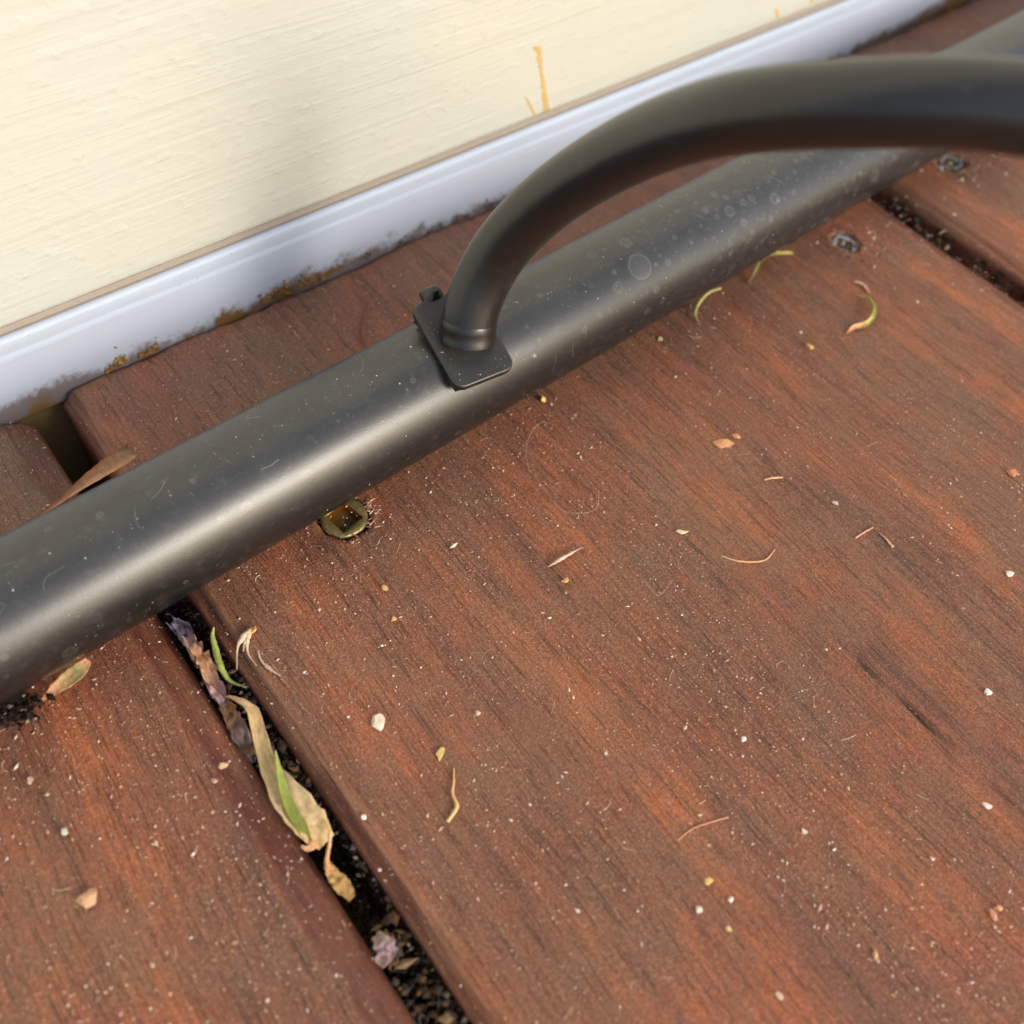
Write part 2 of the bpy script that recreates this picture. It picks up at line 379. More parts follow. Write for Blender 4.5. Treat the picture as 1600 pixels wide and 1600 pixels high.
# ------------------------------------------------------------------ black furniture frame
TA = math.radians(2.4974); TY, TR = 78.453, 8.3444
AX = np.array([math.cos(TA), math.sin(TA), 0]); YD = np.array([-math.sin(TA), math.cos(TA), 0]); ZD = np.array([0, 0, 1.0])
P0 = np.array([0, TY, TR+.12])
def on_rail(u, v):                           # measured place on the rail, in rail axes
    d = ray(u, v); o = CAM-P0; dd = d-AX*(d@AX); oo = o-AX*(o@AX)
    a = dd@dd; b = 2*dd@oo; c = oo@oo-TR*TR; q = b*b-4*a*c
    t = (-b-math.sqrt(max(q, 0)))/2/a; P = CAM+d*t
    n = oo+dd*t; n = n/np.linalg.norm(n)
    L = P-P0; return P, n, (L@AX, L@YD, L@ZD)
frame = empty('furniture_frame', tuple(P0-np.array([0, 0, TR+.12])))
tag(frame, 'black metal furniture frame, thick rail on the deck with bent tube rising from a plate', 'furniture frame')
rings = [(on_rail(1000, 416)[2], 1.95, .86, 1.0), (on_rail(966, 449)[2], .85, .6, .6), (on_rail(541, 606)[2], 3.0, .93, .22),
         (on_rail(386, 793)[2], .75, .5, -.5), (on_rail(483, 745)[2], .9, .7, -.45), (on_rail(346, 813)[2], .45, .4, -.5),
         (on_rail(1140, 330)[2], .85, .6, .8), (on_rail(1205, 342)[2], .5, .5, .7), (on_rail(1210, 310)[2], .9, .5, .6), (on_rail(716, 676)[2], .55, .5, .5)]
RAILM = black_coat('black_powder_coat', rings, 1.0)
HOSEM = black_coat('black_satin_coat', (), .5, (25, 24, 23), .32, False)
PLATEM = black_coat('black_plate_coat', (), .5, (34, 31, 27), .36, False)
nr, nl = 128, 120
xs = np.concatenate([[-520], np.linspace(-480, 700, nl), [740]]); V = []; Fc = []
for x in xs:
    for j in range(nr):
        a = 2*math.pi*j/nr; V.append((x, TR*math.cos(a), TR*math.sin(a)))
for i in range(len(xs)-1):
    for j in range(nr): Fc.append((i*nr+j, i*nr+(j+1) % nr, (i+1)*nr+(j+1) % nr, (i+1)*nr+j))
Fc.append(tuple(range(nr))[::-1]); Fc.append(tuple(range((len(xs)-1)*nr, len(xs)*nr)))
rail = mesh_obj('base_rail', V, Fc, RAILM, frame, True)
rail.location = Vector(P0*MM)-frame.location; rail.rotation_euler = (0, 0, TA)

TH = math.radians(20)
NP = -YD*math.sin(TH)+ZD*math.cos(TH); VP = YD*math.cos(TH)+ZD*math.sin(TH)
pc = P0+AX*58.5+VP*.6+NP*TR
ang = math.radians(-7.3)
EX = AX*math.cos(ang)+VP*math.sin(ang); EY = -AX*math.sin(ang)+VP*math.cos(ang)
def rrect(w_, h_, r, n=7):
    o = []
    for (cx, cy, a0) in ((w_/2-r, h_/2-r, 0), (-w_/2+r, h_/2-r, 90), (-w_/2+r, -h_/2+r, 180), (w_/2-r, -h_/2+r, 270)):
        o += [(cx+r*math.cos(math.radians(a0+90*k/n)), cy+r*math.sin(math.radians(a0+90*k/n))) for k in range(n+1)]
    return o
def stack(name, layers, mat, parent, fn, capb=True):
    n = len(layers[0][0]); V = []; Fc = []
    for (pts, z) in layers: V += [fn(x, y, z) for (x, y) in pts]
    for k in range(len(layers)-1):
        for i in range(n): Fc.append((k*n+i, k*n+(i+1) % n, (k+1)*n+(i+1) % n, (k+1)*n+i))
    Fc.append(tuple(range((len(layers)-1)*n, len(layers)*n)))
    if capb: Fc.append(tuple(range(n))[::-1])
    o = mesh_obj(name, V, Fc, mat, parent, True)
    for e in o.data.polygons:
        if len(e.vertices) > 6: e.use_smooth = False
    return o
PT = 1.25
def pf(x, y, z): return pc+EX*x+EY*y+NP*z
PW, PH = 9.3, 13.2
plate = stack('mounting_plate', [(rrect(PW-.3, PH-.3, 1.5), .12), (rrect(PW, PH, 1.6), .27), (rrect(PW, PH, 1.6), PT-.30), (rrect(PW-.12, PH-.12, 1.55), PT-.12), (rrect(PW-.36, PH-.36, 1.45), PT-.02), (rrect(PW-.6, PH-.6, 1.35), PT)], PLATEM, frame, pf)
# locking nub on the far edge of the plate
nb_ = D(672, 446, 21)
nx_, ny_ = .75, PH/2+.55
def nubf(x, y, z): return pf(x+nx_-1.6, y+ny_, z)
stack('locking_nub', [(rrect(3.0, 2.8, .9), .3), (rrect(2.8, 2.5, .8), 1.1), (rrect(1.7, 1.6, .6), 1.5), (rrect(1.2, 1.1, .4), 2.2), (rrect(.8, .7, .2), 2.4)], PLATEM, plate, nubf).location = (0, 0, 0)
# saddle under the plate, hollowed to the rail
V = []; Fc = []; sn = 15
for sx in (-1, 1):
    for i in range(sn):
        y = (i/(sn-1)-.5)*(PH-1.6)
        V.append(pf(sx*(PW/2-.9), y, .3))
        zz = math.sqrt(max(TR*TR-y*y, 4))-TR
        V.append(pf(sx*(PW/2-.9), y, zz-.25))
for i in range(sn-1):
    a, b = 2*i, 2*sn+2*i
    Fc += [(a, a+1, a+3, a+2), (b, b+2, b+3, b+1), (a, a+2, b+2, b), (a+1, b+1, b+3, a+3)]
Fc += [(0, 2*sn, 2*sn+1, 1), (2*sn-2, 2*sn-1, 4*sn-1, 4*sn-2)]
mesh_obj('saddle', V, Fc, PLATEM, frame, False)

# bent tube rising from the plate
def catmull(P, n):
    P = [np.array(p, float) for p in P]; P = [2*P[0]-P[1]]+P+[2*P[-1]-P[-2]]; out = []
    for i in range(1, len(P)-2):
        for t in np.linspace(0, 1, n, endpoint=False):
            a, b, c, d = P[i-1:i+3]
            out.append(.5*((2*b)+(-a+c)*t+(2*a-5*b+4*c-d)*t*t+(-a+3*b-3*c+d)*t**3))
    out.append(P[-2]); return np.array(out)
def sweep(P, rad, ns=10, closed_caps=True, twist=0):
    P = np.array(P, float); n = len(P); T = np.gradient(P, axis=0); T /= np.linalg.norm(T, axis=1, keepdims=True)+1e-12
    u = np.cross(T[0], [0, 0, 1.0])
    if np.linalg.norm(u) < .1: u = np.cross(T[0], [0, 1.0, 0])
    u /= np.linalg.norm(u); V = []; Fc = []
    rad = np.ones(n)*rad if np.isscalar(rad) else np.interp(np.linspace(0, 1, n), np.linspace(0, 1, len(rad)), rad)
    for i in range(n):
        u = u-T[i]*(u@T[i]); u /= np.linalg.norm(u); v = np.cross(T[i], u)
        for j in range(ns):
            a = 2*math.pi*j/ns; V.append(P[i]+rad[i]*(u*math.cos(a)+v*math.sin(a)))
    for i in range(n-1):
        for j in range(ns): Fc.append((i*ns+j, i*ns+(j+1) % ns, (i+1)*ns+(j+1) % ns, (i+1)*ns+j))
    if closed_caps: Fc.append(tuple(range(ns))[::-1]); Fc.append(tuple(range((n-1)*ns, n*ns)))
    return np.array(V), Fc
HR = 3.62
hb = pf(.3, -.55, PT)
hp = [hb+NP*.2, dep(735, 487, 132.6), dep(757, 430, 130.2), dep(800, 364, 125.8), dep(884, 290, 117.5), dep(1000, 224, 106.0), dep(1100, 188, 97.0), dep(1200, 170, 90.5), dep(1400, 160, 84.6), dep(1600, 166, 82.0)]
hp += [(90, 19, 68.6), (108, -4, 66), (135, -36, 58), (168, -74, 42), (196, -106, 22), (222, -136, 8), (250, -166, 3.9), (300, -220, 3.8)]
path = catmull(hp, 14)
for _ in range(60):
    path[1:-1] = path[1:-1]*.5+(path[:-2]+path[2:])*.25
Vh, Fh = sweep(path, HR, 56)
bent = mesh_obj('bent_tube', Vh, Fh, HOSEM, frame, True)
# collar at the foot of the bent tube
ax0 = path[6]-path[0]; ax0 /= np.linalg.norm(ax0)
prof = [(3.76, .0), (3.74, .5), (3.67, .8), (3.66, 1.5), (3.70, 1.8), (3.72, 2.1), (3.70, 2.4), (3.64, 2.8), (3.55, 3.0)]
u0 = np.cross(ax0, [0, 0, 1.0]); u0 /= np.linalg.norm(u0); v0 = np.cross(ax0, u0); V = []; Fc = []; ns = 48
for (r, z) in prof:
    for j in range(ns):
        a = 2*math.pi*j/ns; V.append(path[0]-ax0*.12+ax0*z+r*(u0*math.cos(a)+v0*math.sin(a)))
for i in range(len(prof)-1):
    for j in range(ns): Fc.append((i*ns+j, i*ns+(j+1) % ns, (i+1)*ns+(j+1) % ns, (i+1)*ns+j))
mesh_obj('collar', V, Fc, HOSEM, bent, True).location = (0, 0, 0)

# ------------------------------------------------------------------ deck screws
def screw(sx, sy, sz, rot, mat, mat2, label, dirt, tilt=0, sc=1.0, fill=0.0):
    root = empty('deck_screw', (sx, sy, sz)); tag(root, label, 'screw', 'countersunk deck screws')
    root.rotation_euler = (tilt, 0, rot)
    n = 40; R = 3.0*sc; sq = 1.62*sc
    def sqp(s_, k):
        a = 2*math.pi*k/n; c, s2 = math.cos(a), math.sin(a); m = max(abs(c), abs(s2)); return (s_*c/m, s_*s2/m)
    V = []; Fc = []
    rows = []
    rg = np.random.RandomState(int(abs(sx)))
    def ring(fn): rows.append([fn(k) for k in range(n)])
    circ = lambda r, z: ring(lambda k: (r*math.cos(2*math.pi*k/n)*(1+.07*(rg.rand()-.5)), r*math.sin(2*math.pi*k/n)*(1+.07*(rg.rand()-.5)), z+.14*(rg.rand()-.5)))
    circ(1.9*sc, -3.9); circ(2.9*sc, -.7); circ(R, -.35); circ(R-.1, -.05); circ(R-.35, .06)
    ring(lambda k: sqp(sq+.14, k)+(.05,)); ring(lambda k: sqp(sq, k)+(-.08,))
    for r_ in rows: V += r_
    for i in range(len(rows)-1):
        for j in range(n): Fc.append((i*n+j, i*n+(j+1) % n, (i+1)*n+(j+1) % n, (i+1)*n+j))
    h = mesh_obj('screw_head', V, Fc, mat, None, True); h.parent = root; h.location = (0, 0, 0)
    V = [sqp(sq, k)+(-.08,) for k in range(n)]+[sqp(sq*.9, k)+(-2.0,) for k in range(n)]
    Fc = [(j, (j+1) % n, n+(j+1) % n, n+j) for j in range(n)]+[tuple(range(n, 2*n))]
    h2 = mesh_obj('square_socket', V, Fc, mat2, None, False); h2.parent = root; h2.location = (0, 0, 0)
    if dirt:
        V = []; Fc = []; m = 9
        for i in range(m):
            for j in range(m):
                x, y = (i/(m-1)-.5)*2.9*sc, (j/(m-1)-.5)*2.9*sc; V.append((x, y, -1.75+fill+.8*(1-fill/1.6)*math.exp(-((x+.5)**2+(y+.6)**2)/1.2)+.25*rg.rand()))
        for i in range(m-1):
            for j in range(m-1): Fc.append((i*m+j, (i+1)*m+j, (i+1)*m+j+1, i*m+j+1))
        h3 = mesh_obj('socket_dirt', V, Fc, mat_plain('socket_dirt', lin(96, 82, 50), .8, 0, 1500, .5, .6), None, True); h3.parent = root; h3.location = (0, 0, 0)
    return root
screw(35.9, 73.8, .12, math.radians(12), BRASS, BRASSIN, 'brass deck screw with open square socket touching the front of the black rail', True, math.radians(3), 1.08)
screw(137.8, 74.4, -.1, math.radians(33), STEEL, STEEL, 'sunken shiny silver deck screw near the narrow gap, behind the green sprigs', True, math.radians(9), .85, 1.1)
screw(173.5, 79.3, -.1, math.radians(20), STEEL, STEEL, 'half hidden silver deck screw just below the bent tube at far right', True, 0, .8, 1.3)

# ------------------------------------------------------------------ plant debris
def gradient(stops, t):
    t = np.asarray(t); xs_ = [s[0] for s in stops]; return np.stack([np.interp(t, xs_, [s[1][k] for s in stops]) for k in range(3)], -1)
def leaf(name, pts, widths, stops, label, cat='leaf', curl=.3, twist=(0,), thick=.12, seed=1, n=9, m=9, rough=.12, up=(0, 0, 1), group=None, fold=.0, parent=None):
    P = catmull(pts, n); k = len(P); t = np.linspace(0, 1, k)
    wd = np.interp(t, np.linspace(0, 1, len(widths)), widths); tw = np.interp(t, np.linspace(0, 1, len(twist)), twist)
    T = np.gradient(P, axis=0); T /= np.linalg.norm(T, axis=1, keepdims=True); rg = np.random.RandomState(seed)
    V = []; col = []; upv = np.array(up, float)
    for side in (1, -1):
        for i in range(k):
            s_ = np.cross(T[i], upv); s_ /= np.linalg.norm(s_)+1e-9; nn = np.cross(s_, T[i])
            c, sn_ = math.cos(tw[i]), math.sin(tw[i]); s2 = s_*c+nn*sn_; n2 = nn*c-s_*sn_
            for j in range(m):
                q = (j/(m-1)-.5)*2
                ph = q*curl*2.2
                if curl > .02: sx = math.sin(ph)/(curl*2.2); sz = (1-math.cos(ph))/(curl*2.2)
                else: sx, sz = q, 0
                e = wd[i]*.5*(1+rough*(vnoise(i*.55+j*0, seed*3.1+np.sign(q)*7, seed)-.5)*(abs(q) > .8))
                wob = rough*wd[i]*(vnoise(i*.45, j*.9, seed+4)-.5)
                mid = -abs(fold)*wd[i]*.5*(1-abs(q))*np.sign(fold) if fold else 0
                V.append(P[i]+s2*sx*e+n2*(sz*e+mid+wob)+n2*side*thick*.5*(1 if abs(q) < .95 else .4))
                cc = gradient(stops, t[i])*(.85+.3*vnoise(i*.6, j*1.3, seed+9))*(1.0 if abs(q) > .12 else .86)
                col.append(cc)
    Fc = []
    N_ = k*m
    for i in range(k-1):
        for j in range(m-1):
            a = i*m+j; Fc.append((a, a+1, a+m+1, a+m)); b = N_+a; Fc.append((b, b+m, b+m+1, b+1))
    for i in range(k-1):
        for a in (i*m, i*m+m-1):
            f = (a, a+m, N_+a+m, N_+a); Fc.append(f if a == i*m else f[::-1])
    for j in range(m-1):
        Fc.append((j, N_+j, N_+j+1, j+1)); a = (k-1)*m+j; Fc.append((a, a+1, N_+a+1, N_+a))
    V = np.array(V); c0 = V[V[:, 2].argmin()].copy()
    o = mesh_obj(name, V, Fc, ORG, parent, True, col, origin=c0)
    if label: tag(o, label, cat, group)
    return o
def stem(name, pts, rad, stops, label, cat='tendril', ns=8, n=8, flat=1.0, seed=1, rough=.15, group=None, parent=None):
    P = catmull(pts, n); V, Fc = sweep(P, rad, ns); k = len(P)
    t = np.repeat(np.linspace(0, 1, k), ns); col = gradient(stops, t)*(.85+.3*vnoise(t*30, np.tile(np.arange(ns), k)*.7, seed))[:, None]
    Pr = np.repeat(P, ns, 0); V = Pr+(V-Pr)*(1+rough*(vnoise(t*40, np.tile(np.arange(ns), k)*.9, seed+2)-.5)*2)[:, None]
    if flat != 1.0: V[:, 2] = Pr[:, 2]+(V[:, 2]-Pr[:, 2])*flat
    c0 = V[V[:, 2].argmin()].copy()
    o = mesh_obj(name, V, Fc, ORG, parent, True, col, origin=c0)
    if label: tag(o, label, cat, group)
    return o
L = lin
# dry rolled leaf behind the rail
leaf('rolled_leaf', [D(60, 808, 1.0), D(104, 776, 2.8), D(138, 750, 4.6), D(168, 729, 5.8), D(190, 716, 6.2), D(204, 706, 6.0)], [.5, 1.4, 2.6, 3.6, 3.8, 3.0], [(0, L(226, 164, 108)), (.5, L(240, 184, 122)), (.8, L(222, 168, 110)), (1, L(180, 134, 88))],
     'tan rolled dry leaf lying across the gap behind the black rail', curl=.8, twist=(-.5, -.7, -.6), seed=3, m=13, thick=.1, rough=.14)
leaf('dry_leaf', [D(66, 1094, .35), D(85, 1078, 1.0), D(105, 1062, 1.9), D(124, 1047, 2.8), D(138, 1031, 3.2)], [.25, 1.3, 2.1, 2.0, .9], [(0, L(206, 132, 92)), (.4, L(190, 146, 92)), (.75, L(134, 128, 70)), (1, L(186, 120, 78))],
     'small pointed tan and olive leaf in front of the rail at the left edge', curl=.3, seed=5, thick=.14, twist=(-.45, -.6))
# in the gap, front of the rail
leaf('withered_bud', [D(268, 972, -1.2), D(288, 990, -.6), D(305, 1020, -.6), D(322, 1050, -.8), D(340, 1085, -1.2), D(350, 1104, -1.8)], [2.0, 3.3, 3.0, 3.1, 2.8, 1.0], [(0, L(178, 166, 190)), (.22, L(134, 116, 138)), (.42, L(206, 158, 110)), (.6, L(196, 148, 106)), (.8, L(176, 142, 148)), (1, L(150, 128, 142))],
     'shrivelled purple and tan bud husk wedged in the gap beside the rail', cat='bud', curl=.85, twist=(-.2, .3, .1), seed=8, m=13, thick=.2, rough=.55)
leaf('withered_bud', [D(344, 1090, -2.2), D(358, 1112, -2.0), D(372, 1140, -2.2), D(388, 1172, -2.8), D(396, 1192, -3.4)], [1.4, 2.6, 3.0, 2.6, 1.2], [(0, L(176, 126, 74)), (.3, L(146, 100, 58)), (.55, L(136, 116, 116)), (1, L(96, 82, 82))],
     'grey brown withered bud deeper in the gap under the long tan leaf', cat='bud', curl=.7, twist=(.1, -.2), seed=9, m=11, thick=.2, rough=.4)
stem('green_tendril', [D(334, 980, .9), D(332, 995, .6), D(338, 1018, .3), D(346, 1045, 0), D(360, 1064, -.4), D(384, 1074, .2)], [.10, .28, .42, .40, .22, .08], [(0, L(168, 176, 84)), (.5, L(146, 160, 62)), (1, L(128, 140, 60))],
     'thin green twisted tendril at the right side of the gap near the rail', seed=4)
leaf('curled_leaf', [D(354, 1088, .2), D(372, 1096, .7), D(392, 1112, .8), D(402, 1140, .6), D(414, 1180, .3), D(430, 1215, .3), D(452, 1250, .5), D(482, 1288, .2), D(508, 1318, -.9)], [.5, 1.4, 1.9, 1.9, 2.1, 2.9, 4.2, 4.8, 2.6], [(0, L(214, 180, 132)), (.3, L(190, 156, 104)), (.55, L(168, 146, 96)), (.75, L(206, 180, 136)), (1, L(196, 164, 98))],
     'long twisted tan leaf lying lengthwise in the gap', curl=.42, twist=(.9, .7, .2, -.1, .1, .15), seed=12, m=13, thick=.09, n=8)
leaf('green_leaf', [D(430, 1172, 1.5), D(434, 1195, 1.3), D(440, 1225, 1.1), D(452, 1262, 1.1), D(470, 1295, .7), D(482, 1316, .2)], [.15, .55, 1.1, 1.6, 1.7, .8], [(0, L(174, 172, 96)), (.25, L(150, 166, 66)), (.6, L(124, 140, 44)), (1, L(110, 104, 40))],
     'green pointed blade resting on the long tan leaf in the gap', cat='leaf blade', curl=.35, twist=(.5, .4), seed=14, thick=.13)
stem('leaf_stalk', [D(516, 1298, .5), D(515, 1318, .2), D(511, 1340, -.3), D(512, 1358, -.8)], [.22, .20, .24, .34], [(0, L(206, 176, 150)), (.5, L(206, 150, 96)), (1, L(190, 132, 62))], 'slender pale stalk hanging below the long tan leaf in the gap', seed=6)
leaf('ochre_leaf_scrap', [D(510, 1345, -.7), D(520, 1366, -.9), D(535, 1384, -1.2), D(550, 1404, -1.9)], [.6, 1.6, 2.1, 1.0], [(0, L(196, 146, 82)), (.5, L(176, 136, 62)), (1, L(140, 106, 40))], 'ochre leaf scrap in the gap below the long tan leaf', curl=.35, seed=16, thick=.14, rough=.4)
leaf('orange_scrap', [D(470, 1322, .5), D(482, 1326, .5), D(496, 1318, .5)], [.3, .7, .8], [(0, L(210, 170, 120)), (1, L(226, 152, 84))], 'tiny orange scrap at the gap edge under the green blade', cat='plant scrap', curl=.2, seed=18, n=5, m=5)
leaf('mauve_petal', [D(586, 1462, -.9), D(598, 1474, -.6), D(604, 1490, -.7), D(592, 1508, -1.2)], [1.2, 2.2, 2.3, 1.2], [(0, L(160, 134, 116)), (.5, L(160, 134, 146)), (1, L(170, 132, 124))], 'faded mauve petal stuck across the gap near the bottom edge', cat='petal', curl=.3, seed=20, thick=.12, rough=.4)
# sprigs on the right
stem('green_sprig', [D(1091, 503, .3), D(1086, 488, .6), D(1094, 470, 1.0), D(1107, 457, 1.3), D(1126, 450, 1.1)], [.10, .26, .30, .32, .22], [(0, L(170, 140, 74)), (.3, L(170, 166, 84)), (1, L(176, 172, 92))], 'short curved green sprig against the front of the rail, left of two', cat='sprig', seed=22, flat=.7)
leaf('green_sprig', [D(1170, 442, .3), D(1182, 424, 1.6), D(1192, 405, 3.2), D(1209, 397, 3.2), D(1238, 396, 1.6)], [.3, .7, .8, .8, .8], [(0, L(150, 130, 84)), (.3, L(158, 166, 84)), (1, L(176, 168, 76))], 'bent green sprig against the front of the rail, right of two', cat='sprig', curl=.6, seed=24, thick=.2)
leaf('curled_sprig', [D(1342, 464, .8), D(1357, 468, 1.0), D(1365, 482, 1.1), D(1362, 497, 1.0), D(1350, 508, .7), D(1334, 512, .5), D(1322, 522, .25)], [.4, .8, .9, .9, 1.2, 1.1, .15], [(0, L(138, 146, 50)), (.4, L(160, 166, 50)), (.62, L(220, 196, 92)), (.8, L(232, 166, 108)), (1, L(220, 140, 100))], 'hook shaped sprig, green with orange tip, alone on the open deck', cat='sprig', curl=.6, seed=26, thick=.2, twist=(.5, .2))
leaf('orange_petal', [D(1334, 441, .3), D(1343, 442, .4), D(1352, 448, .4), D(1358, 458, .3)], [.4, .7, .6, .3], [(0, L(230, 168, 124)), (1, L(190, 128, 106))], 'tiny orange petal just above the hook shaped sprig', cat='petal', curl=.2, seed=28, n=5, m=5)
# fibres and twigs
stem('pale_fibre', [D(1126, 868, .2), D(1150, 876, .25), D(1176, 878, .3), D(1197, 874, .3), D(1211, 858, .3)], [.07, .13, .14, .13, .06], [(0, L(214, 164, 118)), (1, L(208, 150, 104))], 'pale tan fibre curved like a smile on the middle of the deck', cat='fibre')
stem('twig', [D(709, 1200, .2), D(709, 1222, .3), D(707, 1240, .35), D(714, 1258, .3), D(709, 1270, .25), D(699, 1284, .2)], [.09, .14, .16, .24, .22, .18], [(0, L(206, 156, 96)), (1, L(224, 184, 118))], 'short crooked yellow twig on the lower middle of the deck', cat='twig', rough=.3)
stem('straw', [D(1336, 841, .2), D(1350, 832, .25), D(1364, 824, .2)], .13, [(0, L(220, 150, 116)), (1, L(206, 132, 100))], 'short straight straw sloping up at right of the deck', cat='straw')
stem('straw', [D(1374, 833, .15), D(1384, 842, .2), D(1395, 855, .2)], [.08, .12, .2], [(0, L(206, 140, 96)), (1, L(226, 176, 130))], 'short straw with pale tip sloping down, right of another straw', cat='straw')
stem('twig', [D(1194, 750, .2), D(1206, 747, .25), D(1223, 746, .2)], [.1, .17, .1], [(0, L(206, 150, 106)), (1, L(222, 172, 126))], 'tiny tan twig above the curved pale fibre', cat='twig', rough=.3)
stem('faint_fibre', [D(1058, 1314, .15), D(1080, 1296, .2), D(1106, 1286, .2), D(1138, 1277, .15)], .09, [(0, L(190, 130, 96)), (1, L(200, 144, 110))], 'faint tan fibre arched on the lower right of the deck', cat='fibre')
stem('red_hair', [D(570, 548, .3), D(563, 525, .5), D(564, 498, .6), D(577, 467, .4)], [.09, .12, .12, .06], [(0, L(120, 52, 34)), (1, L(134, 60, 40))], 'curved dark red fibre standing on the deck between rail and skirting', cat='fibre')
stem('grey_lint', [D(856, 886, .15), D(872, 876, .3), D(884, 869, .35), D(910, 855, .15)], [.06, .26, .22, .05], [(0, L(170, 140, 126)), (.5, L(206, 190, 176)), (1, L(180, 150, 136))], 'grey spindle of lint on the deck between rail and curved fibre', cat='lint', rough=.5)
tuft = empty('root_tuft', D(388, 1000, 0)); tag(tuft, 'pale root tuft with a yellow seed beside the gap near the rail', 'root tuft')
for q, (pp, rr) in enumerate((([D(394, 984, .4), D(380, 996, .6), D(371, 1012, .5), D(370, 1046, .25)], [.35, .45, .14, .06]),
    ([D(388, 990, .5), D(386, 1010, .5), D(389, 1024, .4), D(401, 1040, .2)], [.4, .2, .09, .05]),
    ([D(392, 986, .5), D(383, 1004, .5), D(380, 1018, .3)], [.3, .22, .07]),
    ([D(403, 1016, .25), D(408, 1032, .3), D(420, 1044, .3), D(438, 1056, .2)], [.07, .14, .26, .06]))):
    stem('root_strand', pp, rr, [(0, L(222, 190, 158)), (1, L(190, 160, 136))], None, seed=30+q, rough=.4, parent=tuft)
# ------------------------------------------------------------------ crumbs
ICO = None
def ico():
    global ICO
    if ICO is None:
        import bmesh
        bm = bmesh.new(); bmesh.ops.create_icosphere(bm, subdivisions=3, radius=1)
        ICO = (np.array([v.co[:] for v in bm.verts]), [tuple(v.index for v in f.verts) for f in bm.faces]); bm.free()
    return ICO
def crumb(u, v, px, rgb, label, name='crumb', cat='crumb', sx=1.0, flat=.55, seed=1, P=None, parent=None, group='crumbs scattered on the deck'):
    P = D(u, v, 0) if P is None else P; r = px*.5*np.linalg.norm(P-CAM)/F
    Vv, Ff = ico(); rg = np.random.RandomState(seed)
    Q = rg.normal(size=(16, 3)); Q /= np.linalg.norm(Q, axis=1, keepdims=True); lim = .42+.4*rg.rand(16)
    X = Vv.copy()
    for q, l_ in zip(Q, lim): dd = X@q; X = X-np.outer(np.maximum(dd-l_, 0), q)
    X = X*(1+.3*(vnoise(Vv[:, 0]*3+Vv[:, 2]*2, Vv[:, 1]*3+seed, seed)-.5)[:, None])
    a = rg.rand()*6.28; X[:, 0] *= sx; R_ = np.array([[math.cos(a), -math.sin(a), 0], [math.sin(a), math.cos(a), 0], [0, 0, 1]]); X = X@R_.T
    X[:, 2] *= flat*.8; X *= r*1.12; X[:, 2] -= X[:, 2].min(); X += P
    col = np.array([L(*rgb)]*len(X))*(.85+.3*rg.rand(len(X), 1))
    o = mesh_obj(name, X, Ff, SPECK, parent, False, np.minimum(col, 1), origin=P)
    if label: tag(o, label, cat, group)
    return o
crumb(396, 981, 12, (222, 166, 84), None, name='seed', seed=3, P=D(396, 985, .5), parent=tuft)
crumb(590, 1130, 25, (240, 222, 200), 'largest cream flake on the deck, right of the gap', sx=1.2, flat=.4, seed=1)
crumb(1130, 693, 24, (226, 164, 116), 'orange tan flake, larger of a touching pair below the sprigs', sx=1.25, flat=.35, seed=2)
crumb(1149, 683, 14, (230, 172, 118), 'orange tan flake, smaller of a touching pair below the sprigs', seed=4)
crumb(1541, 1084, 15, (246, 244, 232), 'bright white grain at the right edge above the dark crack', flat=.8, seed=5)
crumb(848, 626, 12, (224, 184, 110), 'yellow grain right under the rail near the plate', flat=.8, seed=6)
crumb(883, 910, 11, (230, 184, 118), 'yellow grain below the grey lint', flat=.8, seed=7)
crumb(602, 920, 11, (232, 186, 120), 'yellow crumb below the brass screw', sx=1.4, seed=8)
crumb(616, 968, 10, (224, 170, 110), 'small amber crumb between the brass screw and the largest flake', sx=1.2, seed=9)
crumb(1031, 531, 11, (206, 184, 140), 'pale crumb beside the rail left of the sprigs', seed=10)
crumb(1264, 545, 11, (226, 186, 122), 'yellow seed between hook shaped sprig and flake pair', flat=.8, seed=11)
crumb(135, 1408, 26, (220, 172, 130), 'tan chip on the left board near the bottom', sx=1.5, flat=.4, seed=12)
crumb(350, 1197, 14, (232, 196, 150), 'cream crumb on the left board beside the gap', seed=13)
crumb(336, 1221, 11, (206, 168, 144), 'dull pinkish crumb on the left board just below the cream one', seed=14)
crumb(48, 1220, 12, (224, 190, 160), 'pale crumb at the left edge on the left board', seed=15)
crumb(102, 1301, 12, (216, 214, 200), 'greyish white crumb on the left board', seed=16)
crumb(569, 1277, 10, (246, 230, 214), 'white grain on the deck just right of the gap', flat=.8, seed=17)
crumb(746, 1115, 10, (240, 214, 190), 'white grain between the largest flake and the centre', flat=.8, seed=18)
crumb(688, 1179, 13, (226, 196, 122), 'yellow sliver above the crooked twig', sx=2.0, seed=19)
crumb(1581, 741, 14, (224, 150, 112), 'orange crumb at the right edge below the narrow gap', sx=1.3, seed=20)
crumb(1576, 897, 11, (240, 236, 222), 'white grain at the right edge above the brightest grain', flat=.8, seed=21)
crumb(1160, 1155, 10, (246, 238, 226), 'white grain left of the dark crack', flat=.8, seed=22)
crumb(1256, 1300, 10, (250, 240, 228), 'white grain on the lower right of the deck', flat=.8, seed=23)
crumb(1140, 1407, 10, (240, 226, 210), 'white grain near the bottom, upper of two', flat=.8, seed=24)
crumb(1092, 1423, 12, (232, 224, 210), 'greyish white grain near the bottom, lower of two', flat=.8, seed=25)
crumb(1109, 1377, 12, (234, 206, 126), 'yellow grain near the bottom, above two white ones', sx=1.4, seed=26)
crumb(1138, 1453, 10, (232, 200, 140), 'yellow grain lowest of four near the bottom', flat=.8, seed=27)
crumb(1543, 1260, 12, (240, 226, 216), 'white sliver at the lower right edge', sx=1.6, seed=28)
